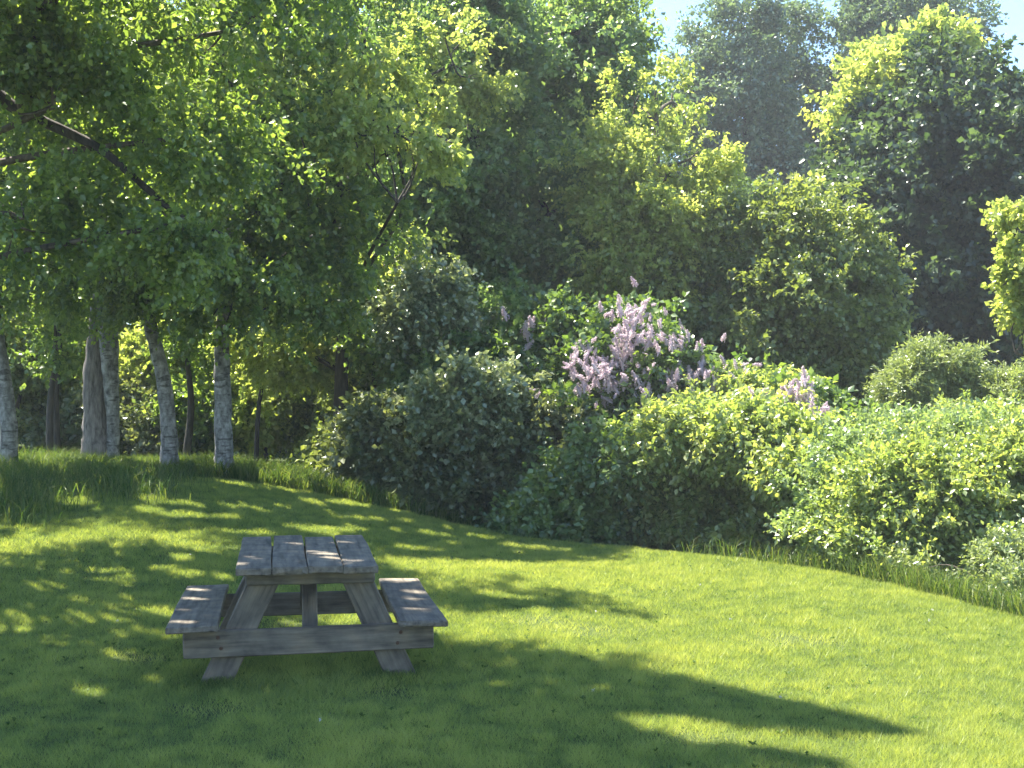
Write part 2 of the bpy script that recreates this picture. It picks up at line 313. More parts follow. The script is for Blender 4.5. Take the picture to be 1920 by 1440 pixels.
# ------------------------------------------------------------------ foliage
# places in the photograph that direct sun reaches: (px, py, distance, radius)
WIN = [(1180, 690, 17.4, .9), (1300, 730, 17.4, .7), (1110, 740, 17.2, .5), (880, 720, 17.0, 1.1), (800, 530, 18.7, .9), (340, 640, 24, .6), (500, 740, 23, .8), (270, 700, 24, .5), (640, 720, 22, .5), (1440, 480, 20.4, 1.1),
       (1560, 560, 20.2, .8), (1250, 400, 21, 1.0), (1200, 190, 22, .6), (700, 60, 16, .6), (780, 255, 15.6, .6), (640, 255, 15.6, .4), (745, 378, 15.6, .3), (400, 105, 15.2, .5), (1510, 800, 15.8, .6), (100, 690, 23.6, .4), (600, 640, 23, .5),
       (420, 280, 16.6, 1.0), (130, 140, 17.4, .8), (600, 440, 16.2, .8), (260, 430, 17, .7), (60, 620, 23, .7), (20, 300, 17, .6), (560, 130, 16.8, .7), (420, 690, 23, .7), (180, 660, 24, .6), (560, 640, 23, .7), (690, 620, 22, .7), (920, 120, 23, .8), (1000, 60, 23.4, 1.0), (960, 330, 22.6, .6), (1090, 140, 23.8, 1.0), (850, 20, 23, .7), (980, 460, 22.4, .5), (1100, 450, 22.4, .6), (1150, 330, 21.5, .5), (980, 840, 16.6, .5), (730, 840, 17.4, .35), (940, 640, 18.6, .4), (820, 640, 18.8, .4), (850, 690, 17.8, .5), (560, 330, 16, .5), (200, 250, 17.4, .5), (480, 500, 16, .35), (930, 870, 16.9, .3), (1060, 860, 16.6, .4), (1380, 800, 16, 1.0), (1200, 870, 15.4, .5), (650, 870, 18.8, .5), (1600, 300, 29, 1.0), (1680, 130, 29.4, 1.2), (350, 870, 18.5, .5), (250, 870, 18.5, .4)]
def window_mask(S, keep_p=.12):
    m = np.zeros(len(S), bool)
    for px, py, d, r in WIN:
        c = at(px, py, d); v = S - c; t = v @ SUN; dist = np.linalg.norm(v - t[:, None] * SUN, axis=1)
        m |= (t > r + .9) & (dist < r * (1 + .35 * wob(S[:, 0] + px, S[:, 1], 3)))
    return m & (rng.uniform(0, 1, len(S)) > keep_p)
DAP = [(600, 1038, 36, 3.2, .67), (640, 1050, 40, 3, .67), (560, 1020, 26, 2.5, .67), (480, 1045, 26, 2.5, .67), (650, 1018, 24, 2.5, .67), (362, 1122, 34, 4, .36), (350, 1146, 34, 4, .36), (335, 1166, 34, 5, .36), (372, 1105, 24, 3, .36), (770, 1110, 26, 3, .36), (790, 1140, 26, 3, .36),
       (150, 1300, 46, 8, 0), (230, 1232, 50, 10, 0), (290, 1278, 26, 7, 0), (60, 1100, 70, 14, 0), (200, 1085, 80, 14, 0), (340, 1075, 70, 10, 0), (20, 1180, 40, 8, 0), (120, 1130, 60, 9, 0), (420, 1085, 30, 7, 0),
       (1030, 1160, 60, 9, 0), (900, 1178, 60, 8, 0), (620, 1168, 60, 4, 0), (380, 968, 60, 5, 0), (540, 920, 90, 6, 0), (640, 945, 80, 5, 0), (700, 975, 90, 4, 0), (850, 1005, 100, 4, 0), (600, 992, 70, 4, 0), (1010, 1030, 90, 4, 0), (300, 1005, 60, 5, 0), (280, 955, 30, 4, 0), (460, 1000, 50, 4, 0), (780, 1030, 90, 3, 0), (950, 1120, 60, 4, 0)]
def lit_mask(P):
    px, py, G = sun_px(P)
    ok = edge_sd(G[:, 0], G[:, 1]) < .3
    m = in_poly(px + rng.normal(0, 5, len(P)), py + rng.normal(0, 2, len(P)), LIT) & ok
    nz_ = 1.1 * wob(G[:, 0], G[:, 1], 9)
    for cx, cy, rx, ry, z in DAP:
        if z > 0:
            t = (P[:, 2] - z) / SUN[2]; Q = P - SUN * t[:, None]; qx, qy = to_px(Q); up_ = P[:, 2] > z + .1
        else: qx, qy, up_ = px, py, ok
        m |= (((qx - cx) / rx) ** 2 + ((qy - cy - .07 * (qx - cx)) / ry) ** 2 < 1.15 + nz_) & up_
    # small flecks on the left half of the lawn, drawn out along the light
    sh = np.array([math.sin(AZ), math.cos(AZ)]); a_ = G[:, 0] * sh[0] + G[:, 1] * sh[1]; b_ = G[:, 0] * sh[1] - G[:, 1] * sh[0]
    m |= (.6 * wob(a_ * .7 + 5, b_ * 1.6, 2.6) + 1.5 * (vn(a_ * .8, b_ * 1.2, 3.5) - .5) > np.where(py < 1010, .38, np.where((px < 420) & (py < 1170), .30, .85))) & ok & (px < 1150)
    return m
LIT = [(1990, 1140), (1500, 1045), (1190, 1015), (1180, 1052), (1000, 1055), (720, 1046), (740, 1072), (960, 1078), (1060, 1108), (1290, 1153),
       (1250, 1166), (1000, 1140), (850, 1162), (840, 1192), (1000, 1192), (1130, 1216), (1320, 1246), (1205, 1258), (1400, 1300), (1560, 1335),
       (1740, 1383), (1560, 1380), (1400, 1365), (1250, 1340), (1150, 1343), (1200, 1375), (1400, 1403), (1560, 1425), (1620, 1460), (1990, 1460)]
def sun_px(P):
    """pixel at which a point's shadow meets the ground"""
    G = np.array(P, float)
    for _ in range(3):
        t = (G[:, 2] - gz(G[:, 0], G[:, 1])) / SUN[2]; G = G - SUN * t[:, None]
    return to_px(G) + (G,)
def unit(v): return v / np.maximum(np.linalg.norm(v, axis=-1, keepdims=True), 1e-9)
def sprays_from_lobes(lobes, nclump, nspray, csize, shell=.55, gap=0.0):
    """lobes: (c(3), r(3)); returns spray centres and outward directions"""
    vol = np.array([np.prod(r) ** (2 / 3) for _, r in lobes]); vol /= vol.sum()
    li = rng.choice(len(lobes), nclump, p=vol)
    c = np.array([lobes[i][0] for i in li]); r = np.array([lobes[i][1] for i in li])
    u = unit(rng.normal(0, 1, (nclump, 3))); rad = (shell + (1 - shell) * rng.uniform(0, 1, nclump) ** .7) * (1 + .30 * wob(u[:, 0] * 2 + li * 1.7, u[:, 2] * 2 + u[:, 1], 1.3))
    CC = c + u * r * rad[:, None]
    cs = csize * rng.uniform(.45, 1.5, nclump)
    ci = rng.integers(0, nclump, nspray)
    off = rng.normal(0, .52, (nspray, 3)) * np.array([1, 1, .6])
    S = CC[ci] + off * cs[ci][:, None]
    O = unit(u[ci] * .7 + off * .8 + np.array([0, 0, -.05]))
    return S, O, CC
def leaves(S, O, twigs, per, tw_len, ln, wd, droop=.35, upn=.4, tvar=None, cull=False):
    n_ = len(S); K = twigs * per
    td = unit(np.repeat(O, twigs, 0) + rng.normal(0, .55, (n_ * twigs, 3)) + [0, 0, -droop * .5])
    tl = tw_len * rng.uniform(.6, 1.3, n_ * twigs)
    t = (np.tile(np.linspace(.12, 1, per), n_ * twigs) + rng.normal(0, .04, n_ * K))
    TD = np.repeat(td, per, 0); base = np.repeat(np.repeat(S, twigs, 0), per, 0) + TD * (np.repeat(tl, per) * t)[:, None]
    base[:, 2] -= droop * .35 * (np.repeat(tl, per) * t * t)
    D = unit(TD * .6 + rng.normal(0, .75, (n_ * K, 3)) + [0, 0, -droop])
    Nn = unit(rng.normal(0, .6, (n_ * K, 3)) + [0, 0, upn])
    Sd = unit(np.cross(D, Nn)); Nn = np.cross(Sd, D)
    q = rng.uniform(.5, 1.35, n_ * K); L = (ln * q)[:, None]; W = (wd * q)[:, None] / 2
    V = np.stack([base, base + D * L * .45 + Sd * W + Nn * W * .35, base + D * L, base + D * L * .45 - Sd * W + Nn * W * .35], 1)
    sp = rng.normal(0, .16, n_) if tvar is None else tvar
    T = np.clip(.5 + np.repeat(sp, K) + rng.normal(0, .17, n_ * K), 0, 1)
    if cull:
        kk = ~lit_mask(base); V = V[kk]; T = T[kk]
    b0 = (np.arange(len(V)) * 4)[:, None]
    Fc = np.concatenate([b0 + [0, 1, 2], b0 + [0, 2, 3]], 0)
    return V.reshape(-1, 3), Fc, np.repeat(T, 4)
def tube(pts, rad, sides=8, sub=4, rough=0.0):
    pts = np.array(pts, float); rad = np.array(rad, float)
    n0 = len(pts)
    if n0 > 2 and sub > 1:                                   # Catmull-Rom
        q = np.vstack([2 * pts[0] - pts[1], pts, 2 * pts[-1] - pts[-2]]); out = []; ro = []
        for i in range(1, n0):
            for t in np.linspace(0, 1, sub, endpoint=False):
                a, b, c, d = q[i - 1], q[i], q[i + 1], q[i + 2]
                out.append(.5 * (2 * b + (c - a) * t + (2 * a - 5 * b + 4 * c - d) * t * t + (3 * b - a - 3 * c + d) * t ** 3)); ro.append(rad[i - 1] * (1 - t) + rad[i] * t)
        out.append(pts[-1]); ro.append(rad[-1]); pts = np.array(out); rad = np.array(ro)
    tg = unit(np.gradient(pts, axis=0)); ref = np.array([0.3, 1, 0.1]) if abs(tg[0][2]) > .7 else np.array([0, 0, 1.])
    s = unit(np.cross(tg, ref)); u = np.cross(s, tg)
    a = np.linspace(0, 2 * math.pi, sides, endpoint=False)
    rr = rad[:, None] * (1 + rough * rng.normal(0, 1, (len(pts), sides)))
    V = pts[:, None, :] + rr[..., None] * (np.cos(a)[None, :, None] * s[:, None, :] + np.sin(a)[None, :, None] * u[:, None, :])
    V = V.reshape(-1, 3); k = len(pts); i = np.arange(k - 1)[:, None] * sides; j = np.arange(sides)[None, :]; j2 = (j + 1) % sides
    Fc = np.stack([i + j, i + j2, i + sides + j2, i + sides + j], -1).reshape(-1, 4)
    return V, Fc
def merge(parts):
    Vs, Fs, o_ = [], [], 0
    for V, Fc in parts: Vs.append(V); Fs.append(Fc + o_); o_ += len(V)
    return np.vstack(Vs), np.vstack(Fs)
TOT = [0]
def add_crown(root, loc, name, S, O, mat, kw, cull=False):
    V, Fc, T = leaves(S, O, cull=cull, **kw); TOT[0] += len(Fc)
    return new_mesh(name, V - loc, Fc, mat, root, attrs={'tint': T})
def plant(name, base, label, cat, lobes, nclump, nspray, csize, mat, kw, bark='bark', trunk=None, trad=.12, group=None,
          shell=.5, cull=True, nlimb=14, trunks=None, bark_names=None, filt=None, limb_r=.03, crown='crown'):
    """one tree or shrub: trunk(s), limbs, crown.  trunk: list of world points, base first"""
    base = np.array(base, float)
    if base[2] is None or math.isnan(base[2]): base[2] = float(gz(base[0], base[1]))
    root = thing(name, tuple(base), label, cat, group)
    S, O, CC = sprays_from_lobes(lobes, nclump, nspray, csize, shell)
    keep = S[:, 2] > gz(S[:, 0], S[:, 1]) + .06
    if cull:
        px, py, G = sun_px(S)
        keep &= ~(in_poly(px, py, LIT) & (edge_sd(G[:, 0], G[:, 1]) < .3))
        keep &= ~window_mask(S)
    if filt is not None: keep &= filt(S)
    S = S[keep]; O = O[keep]
    add_crown(root, base, crown, S, O, mat, kw, cull and cat == 'tree')
    lc = np.mean([c for c, _ in lobes], 0)
    if trunk is None and trunks is None:
        top = np.array([lc[0], lc[1], max(c[2] for c, _ in lobes)])
        trunk = [base - [0, 0, .2], base + (top - base) * .3 + rng.normal(0, .08, 3), base + (top - base) * .65 + rng.normal(0, .12, 3), top]
    if trunks is None: trunks = [(trunk, [trad * 1.25, trad, trad * .7, trad * .25] if len(trunk) == 4 else list(np.linspace(trad * 1.15, trad * .3, len(trunk))), bark)]
    allp = []
    for tp, tr, bk in trunks:
        V, Fc = tube(tp, np.array(tr) * (.86 if bk == 'birchbark' else 1), 14, 6, .05); new_mesh('trunk' if cat == 'tree' else 'stem', V - base, Fc, M[bk], root, True); allp.append(np.array(tp))
    # limbs from the trunk out to lobes and clumps
    for (c, r) in lobes:
        parts = []
        tp = allp[rng.integers(len(allp))]
        zt = max(base[2] + .4, min(c[2] - .3 * r[2] - .35 * np.hypot(c[0] - tp[-1][0], c[1] - tp[-1][1]), tp[-1][2]))
        i = int(np.clip(np.searchsorted(tp[:, 2], zt), 1, len(tp) - 1)); f = (zt - tp[i - 1][2]) / max(1e-3, tp[i][2] - tp[i - 1][2])
        a = tp[i - 1] + (tp[i] - tp[i - 1]) * np.clip(f, 0, 1)
        L = np.linalg.norm(c - a)
        m1 = a + (c - a) * .5 + rng.normal(0, .06 * L, 3) + [0, 0, .06 * L]
        parts.append(tube([a, m1, c], [limb_r * 1.5, limb_r * 1.1, limb_r * .7], 6, 5))
        near = CC[np.argsort(((CC - c) ** 2).sum(1))[:max(3, nlimb)]]
        for e in near:
            m2 = (c + e) / 2 + rng.normal(0, .08, 3)
            parts.append(tube([c, m2, e], [limb_r * .55, limb_r * .4, limb_r * .15], 4, 3))
        V, Fc = merge(parts); new_mesh('limb' if cat == 'tree' else 'branch', V - base, Fc, M[bark], root, True)
    return root
def L(px, py, d, rx, ry, rd=None):
    """lobe: centre by photo position and distance, radii in photo pixels at that distance"""
    s = d / F; return (at(px, py, d), np.array([rx * s, (rd if rd else (rx + ry) / 2 * s), ry * s]))
def G0(px, d):
    x = (px - 960) / F * d; return np.array([x, d, float(gz(x, d))])
nan = float('nan')
K_ = dict
maple_kw = K_(twigs=6, per=10, tw_len=.34, ln=.080, wd=.058, droop=.45)
birch_kw = K_(twigs=6, per=10, tw_len=.34, ln=.066, wd=.046, droop=.55)
far_kw = K_(twigs=4, per=6, tw_len=.5, ln=.19, wd=.14, droop=.3)

# --- birches
def bp(px, py, d): return at(px, py, d)
b1 = G0(190, 18.5)
plant('birch_tree', b1, 'thick twin-stemmed birch with a dark split and white peeling bark', 'tree',
      [L(120, 330, 18, 180, 140, 1.6), L(250, 120, 18, 190, 150, 1.7), L(60, 80, 17.5, 170, 150, 1.6), L(200, -150, 18, 260, 180, 2), L(180, 430, 17, 130, 80, 1.1), L(-150, -50, 17.5, 200, 180, 1.8)],
      150, 2250, .55, M['birch'], birch_kw, 'darkbark', cull=True, limb_r=.045, nlimb=8,
      trunks=[([b1 + [-.02, 0, -.3], at(182, 835, 18.5), bp(180, 800, 18.5), bp(178, 700, 18.5), bp(186, 600, 18.55), bp(196, 450, 18.6), bp(170, 200, 18.6), bp(150, -150, 18.6)], [.27, .21, .185, .165, .14, .10, .08, .04], 'pinkbark'),
              ([b1 + [.17, -.02, -.3], bp(212, 800, 18.42), bp(208, 720, 18.36), bp(204, 640, 18.36), bp(200, 560, 18.4), bp(205, 400, 18.5), bp(240, 150, 18.5), bp(260, -150, 18.5)], [.12, .10, .13, .16, .15, .11, .08, .04], 'birchbark')])
b2 = G0(319, 18.0)
plant('birch_tree', b2, 'slim birch leaning left with a mossy white lower trunk, third from the left', 'tree',
      [L(330, 250, 17.2, 190, 130, 1.5), L(380, 430, 16.8, 160, 100, 1.2), L(300, -40, 17.4, 200, 150, 1.7), L(260, 520, 17, 110, 60, .9), L(450, 80, 17.5, 160, 130, 1.4), L(340, -260, 17.5, 220, 160, 2)],
      150, 2250, .5, M['birch'], birch_kw, 'darkbark', cull=True, limb_r=.04, nlimb=8,
      trunks=[([b2 + [0, 0, -.3], at(318, 850, 18), bp(316, 800, 18), bp(306, 710, 18), bp(290, 640, 18), bp(276, 580, 18), bp(262, 480, 18), bp(270, 250, 18), bp(300, -150, 18)], [.20, .15, .13, .12, .115, .11, .10, .08, .04], 'birchbark')])
b3 = G0(420, 17.4)
plant('birch_tree', b3, 'straight grey birch with banded bark, nearest the picnic table, rightmost of the row', 'tree',
      [L(560, 330, 16.6, 170, 130, 1.4), L(520, 500, 16.4, 150, 80, 1.1), L(600, 200, 16.8, 110, 90, 1.2), L(540, 20, 17, 190, 140, 1.6), L(640, 330, 16.2, 50, 60, .6), L(440, 560, 16.6, 110, 60, .8), L(620, 430, 16.6, 50, 60, .8), L(560, -220, 17, 240, 170, 2)],
      170, 2600, .5, M['maple'], maple_kw, 'darkbark', cull=True, limb_r=.04, nlimb=8,
      trunks=[([b3 + [0, 0, -.3], at(420, 868, 17.4), bp(419, 820, 17.4), bp(417, 720, 17.4), bp(416, 640, 17.4), bp(424, 560, 17.4), bp(440, 400, 17.4), bp(480, 150, 17.3), bp(520, -200, 17.3)], [.21, .155, .14, .128, .115, .105, .09, .07, .03], 'birchbark')])
b0 = G0(18, 17.8)
plant('birch_tree', b0, 'pale birch cut by the left edge of the picture', 'tree',
      [L(-120, 350, 17, 200, 130, 1.4), L(-60, 150, 17.4, 200, 160, 1.6), L(40, 480, 16.6, 110, 80, .9), L(-150, -100, 17, 240, 180, 2)],
      100, 1700, .55, M['birch'], birch_kw, 'darkbark', cull=True, limb_r=.04, nlimb=8,
      trunks=[([b0 + [0, 0, -.3], bp(16, 800, 17.8), bp(8, 720, 17.8), bp(-2, 650, 17.8), bp(-15, 560, 17.8), bp(-40, 300, 17.8), bp(-60, -100, 17.8)], [.16, .135, .12, .11, .10, .08, .04], 'birchbark')])

# --- maple to the left of the frame whose branches reach over the lawn; it throws the near shade
mb = np.array([-7.3, 12.6, float(gz(-7.3, 12.6))])
shade = []
for px, py, hh, r in [(200, 1400, 6.5, 1.3), (500, 1430, 7.2, 1.3), (800, 1400, 7.0, 1.2), (1050, 1330, 7.5, 1.1), (300, 1270, 6.2, 1.3), (650, 1260, 6.8, 1.2), (900, 1260, 7.2, 1.0),
                      (1250, 1320, 7.6, .8), (1150, 1450, 7.8, 1.1), (1380, 1450, 8, .8), (50, 1250, 6, 1.4), (200, 1150, 5.4, 1.2), (1480, 1350, 7.8, .5), (100, 1500, 6.6, 1.4), (700, 1550, 7.6, 1.6), (1550, 1360, 8, .35), (380, 1120, 5.2, 1.0),
                      (900, 1130, 6.2, .5), (1080, 1135, 6.2, .4)]:
    d = (CAM_H) * F / (py - HOR); g = np.array([(px - 960) / F * d, d, 0.]); c = g + SUN / SUN[2] * hh
    shade.append((c, np.array([r, r, .6])))
plant('maple_tree', mb, 'broad maple just left of the picture, its boughs hanging into the upper left corner', 'tree',
      shade + [L(100, 200, 12, 150, 110, .9), L(330, 420, 12.4, 110, 60, .6), L(160, 60, 12, 160, 110, .9), L(330, 260, 12.6, 120, 70, .7), L(420, 60, 12.6, 120, 80, .8), L(20, 400, 12, 120, 90, .8)],
      330, 4700, .5, M['maple'], K_(twigs=7, per=10, tw_len=.34, ln=.066, wd=.050, droop=.45), 'bark', cull=True, limb_r=.035, nlimb=5, shell=.2,
      trunks=[([mb + [0, 0, -.3], mb + [.05, .1, 1.5], mb + [.2, .1, 3.2], mb + [.5, 0, 5.2], mb + [1.1, -.1, 7.2], mb + [1.6, -.2, 8.5]], [.3, .24, .21, .17, .12, .06], 'bark'),
              ([at(40, 210, 12.5), at(180, 275, 12.6), at(260, 340, 12.5), at(330, 400, 12.4), at(420, 440, 12.3)], [.06, .045, .035, .025, .012], 'darkbark'),
              ([mb + [.2, .1, 3.2], at(-120, 130, 12.5), at(40, 210, 12.5)], [.10, .08, .06], 'darkbark')])

# --- sunlit patches at the centre-left top; sunlight put into a maple's yellow-green leaves
t = G0(640, 20)
plant('maple_tree', t, 'maple rising behind the rightmost birch, sunlight put into its yellow-green leaves', 'tree',
      [L(400, 105, 15.2, 85, 38, .5), L(680, 60, 15.8, 50, 75, .5), L(740, 245, 15.6, 90, 34, .5), L(745, 380, 15.6, 34, 14, .25), L(845, 268, 15.8, 36, 24, .3), L(640, 260, 19, 80, 60, .8), L(560, -60, 19, 180, 70, 1.2), L(700, 160, 19.5, 80, 80, .8), L(770, 460, 19.5, 60, 60, .6), L(850, 120, 20, 90, 120, .9), L(540, 640, 20.5, 90, 60, .8), L(640, 560, 20.5, 80, 70, .7)],
      110, 1900, .36, M['bright'], maple_kw, 'darkbark', trad=.11, limb_r=.03, nlimb=5,
      trunk=[t - [0, 0, .3], at(640, 700, 20), at(650, 500, 20), at(660, 250, 20), at(640, -50, 20)])

# --- the tall dark tree in the middle
t = G0(885, 24)
plant('alder_tree', t, 'tallest dark tree in the middle, behind the lilacs', 'tree',
      [L(900, 300, 23, 150, 200, 1.8), L(1000, 120, 23.5, 150, 150, 1.8), L(850, 60, 23, 130, 130, 1.6), L(1030, 400, 23, 130, 150, 1.5), L(900, 520, 23, 150, 110, 1.5), L(1080, 560, 23, 110, 100, 1.3), L(780, 400, 23, 90, 120, 1.2), L(1100, 60, 23.5, 50, 80, 1)],
      270, 4600, .7, M['alder'], K_(twigs=6, per=8, tw_len=.42, ln=.105, wd=.075, droop=.35), 'darkbark', trad=.2, limb_r=.05, nlimb=7,
      trunk=[t - [0, 0, .3], at(885, 600, 24), at(890, 400, 23.6), at(888, 150, 23.4), at(900, -200, 23.4)])
t = G0(1090, 25)
plant('alder_tree', t, 'thin-topped tree with wispy twigs against the sky gap', 'tree',
      [L(1120, 50, 24.5, 50, 60, 1), L(1150, 110, 24.5, 40, 40, .8), L(1080, 180, 24, 80, 80, 1), L(1140, 230, 24.5, 50, 50, .8)],
      90, 620, .42, M['lilac'], K_(twigs=5, per=6, tw_len=.4, ln=.11, wd=.08, droop=.3), 'darkbark', trad=.1, limb_r=.03, nlimb=8)

# --- yellow-green maple sprays right of the middle
t = G0(1230, 21.5)
plant('maple_tree', t, 'yellow-green maple right of the tall dark tree, tiers of lit boughs', 'tree',
      [L(1250, 330, 21, 85, 60, .8), L(1210, 400, 21, 90, 60, .8), L(1270, 440, 21, 70, 50, .7), L(1190, 200, 22, 80, 70, .9), L(1260, 190, 22, 60, 50, .7), L(1150, 330, 21.5, 70, 80, .8), L(1230, 520, 21, 90, 60, .8), L(1290, 300, 21, 45, 40, .5)],
      100, 1700, .34, M['bright'], maple_kw, 'bark', trad=.12, limb_r=.03, nlimb=5)

# --- olive tree
t = G0(1480, 21)
plant('hazel_tree', t, 'rounded olive-green tree above the hedge, between the lilac and the dark tree', 'tree',
      [L(1410, 480, 20.5, 110, 110, 1), L(1500, 560, 20.3, 130, 110, 1.1), L(1580, 620, 20.3, 85, 100, .9), L(1400, 640, 20.2, 110, 90, 1), L(1530, 450, 20.6, 70, 60, .7), L(1500, 700, 20.3, 120, 60, .9), L(1600, 520, 20.5, 45, 60, .5), L(1310, 560, 20.8, 90, 100, .9)],
      180, 3200, .36, M['olive'], K_(twigs=5, per=8, tw_len=.3, ln=.085, wd=.065, droop=.35), 'bark', trad=.11, limb_r=.03, nlimb=6)

# --- big dark tree at the right
t = G0(1760, 29)
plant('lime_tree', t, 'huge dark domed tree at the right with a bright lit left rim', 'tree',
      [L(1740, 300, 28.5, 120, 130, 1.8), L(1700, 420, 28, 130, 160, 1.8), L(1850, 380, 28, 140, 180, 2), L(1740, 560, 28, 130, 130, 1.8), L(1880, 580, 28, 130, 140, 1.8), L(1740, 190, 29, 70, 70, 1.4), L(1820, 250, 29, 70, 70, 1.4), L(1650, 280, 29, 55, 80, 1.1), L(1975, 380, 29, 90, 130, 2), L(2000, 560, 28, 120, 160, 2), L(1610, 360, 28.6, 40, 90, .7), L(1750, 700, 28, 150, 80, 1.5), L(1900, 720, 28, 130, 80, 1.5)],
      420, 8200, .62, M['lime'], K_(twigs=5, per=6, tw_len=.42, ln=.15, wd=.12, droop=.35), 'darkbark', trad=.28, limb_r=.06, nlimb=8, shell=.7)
t = G0(1600, 30.5)  # lit rim of the dark tree, put into a paler leaf colour
plant('maple_tree', t, 'sunlit rim round the top and left of the huge dark tree, put in as pale green leaves', 'tree',
      [L(1610, 210, 29.5, 40, 50, .9), L(1670, 150, 29.5, 45, 40, .9), L(1745, 100, 29.5, 40, 40, .9), L(1580, 300, 29.2, 28, 60, .5), L(1575, 400, 29, 24, 60, .5), L(1850, 200, 29.5, 38, 40, .8), L(1690, 110, 30, 30, 30, .7)],
      90, 1300, .42, M['bright'], K_(twigs=5, per=6, tw_len=.4, ln=.14, wd=.11, droop=.3), 'bark', trad=.14, limb_r=.04, nlimb=6)

# --- bluish poplars far behind
gp = 'tall bluish poplars along the skyline'
for i, (px, d, lab, lobes, ns) in enumerate([
    (1300, 46, 'grey-blue poplar at the left of the skyline row, just right of the sky gap', [(1310, 150, 55, 90), (1280, 310, 55, 100), (1360, 340, 65, 100)], 1300),
    (1400, 45, 'grey-blue poplar with the tallest narrow top in the skyline row', [(1390, 55, 52, 85), (1400, 200, 75, 100), (1440, 350, 75, 100)], 1500),
    (1490, 47, 'small-topped poplar standing in the middle of the skyline row', [(1487, 75, 30, 60), (1490, 190, 52, 80), (1510, 320, 60, 110)], 1100),
    (1600, 46, 'wide grey-blue poplar whose top is cut by the picture edge', [(1590, 90, 45, 75), (1650, 30, 60, 60), (1570, 230, 45, 80)], 1300),
    (1760, 45, 'airy poplar showing behind the top of the huge dark tree', [(1740, 15, 60, 45), (1800, 60, 38, 50), (1690, 50, 45, 50), (1830, 130, 20, 40)], 800)]):
    t = G0(px, d)
    plant('poplar_tree', t, lab, 'tree', [L(a, b, d, c, e, c * d / F) for a, b, c, e in lobes] + [L(px, 560, d, 60, 150)],
          130, int(ns * 1.5), .66, M['poplar'], K_(twigs=5, per=6, tw_len=.5, ln=.15, wd=.10, droop=.1), 'bark', trad=.22, group=gp, limb_r=.06, nlimb=6)

# --- right edge bough
t = np.array([7.4, 14.5, float(gz(7.4, 14.5))])
plant('sycamore_tree', t, 'yellow-green sycamore whose boughs poke in at the right edge', 'tree',
      [L(1915, 480, 14.5, 30, 30, .3), L(1895, 525, 14.5, 24, 14, .2), L(1905, 390, 14.6, 10, 16, .15), L(1915, 570, 14.6, 28, 18, .2), L(1905, 662, 14.5, 30, 8, .2), L(1990, 560, 14.7, 50, 60, .4), L(2010, 420, 14.8, 50, 60, .4)],
      70, 620, .11, M['bright'], K_(twigs=6, per=9, tw_len=.17, ln=.062, wd=.05, droop=.4), 'bark', trad=.12, limb_r=.02, nlimb=5)

# --- background woodland behind, one by one
gb = 'background trees of the wood behind the birches'
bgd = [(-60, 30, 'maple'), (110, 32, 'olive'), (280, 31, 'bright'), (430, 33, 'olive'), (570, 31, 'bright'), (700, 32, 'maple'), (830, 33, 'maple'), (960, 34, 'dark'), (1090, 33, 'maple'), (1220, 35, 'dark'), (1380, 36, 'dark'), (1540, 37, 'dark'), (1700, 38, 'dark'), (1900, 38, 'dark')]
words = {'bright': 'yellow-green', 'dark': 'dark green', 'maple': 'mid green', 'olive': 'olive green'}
places = ['behind the left edge birch', 'behind the twin-stemmed birch', 'behind the slim leaning birch', 'behind the straight grey birch', 'glimpsed right of the birch row', 'above the dark bank right of the birches', 'left of the tall dark middle tree', 'directly behind the tall dark middle tree', 'behind the lilac blossom', 'behind the tiered yellow-green maple', 'between the olive tree and the poplars', 'behind the pale sunlit rim of the huge dark tree', 'behind the huge dark tree', 'behind the right edge sycamore']
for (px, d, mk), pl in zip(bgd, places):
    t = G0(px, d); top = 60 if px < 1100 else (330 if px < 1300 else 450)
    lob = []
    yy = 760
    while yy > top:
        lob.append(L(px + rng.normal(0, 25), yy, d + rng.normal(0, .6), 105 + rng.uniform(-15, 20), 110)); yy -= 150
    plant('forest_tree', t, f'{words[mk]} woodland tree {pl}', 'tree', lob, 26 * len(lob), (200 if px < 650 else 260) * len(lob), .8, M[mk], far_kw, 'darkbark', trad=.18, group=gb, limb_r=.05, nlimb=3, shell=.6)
# lit scrub in the glade seen between the birch stems
gs = 'sunlit scrub between the birch trunks'
for px, py, d, rx, ry, mk, lab in [(340, 640, 24, 60, 55, 'bright', 'brightest yellow-green bush seen between the two right birches'),
        (270, 700, 24, 50, 60, 'bright', 'yellow-green bush seen between the twin birch and the leaning birch'),
        (500, 740, 23, 75, 70, 'bright', 'glowing yellow-green bush right of the straight grey birch'),
        (600, 680, 23, 70, 80, 'olive', 'speckled bush between the grey birch and the middle scrub'),
        (100, 700, 24, 80, 90, 'olive', 'speckled olive bush between the two left birches'),
        (30, 620, 23, 60, 70, 'olive', 'bush at the far left behind the cut-off birch'),
        (690, 650, 22, 60, 90, 'olive', 'leafy sapling bush left of the white-topped shrub'),
        (380, 760, 23, 70, 60, 'maple', 'low green bush behind the straight grey birch'),
        (210, 790, 23, 110, 60, 'under', 'low dull bush behind the twin-stemmed birch')]:
    t = G0(px, d)
    plant('scrub_bush', t, lab, 'bush', [L(px, py, d, rx, ry), L(px - rx * .5, py + ry * .7, d, rx * .8, ry * .7), L(px + rx * .6, py + ry * .5, d, rx * .7, ry * .7)],
          60, 620, .32, M[mk], K_(twigs=4, per=7, tw_len=.3, ln=.10, wd=.075, droop=.3), 'darkbark', trad=.04, group=gs, limb_r=.015, nlimb=6)

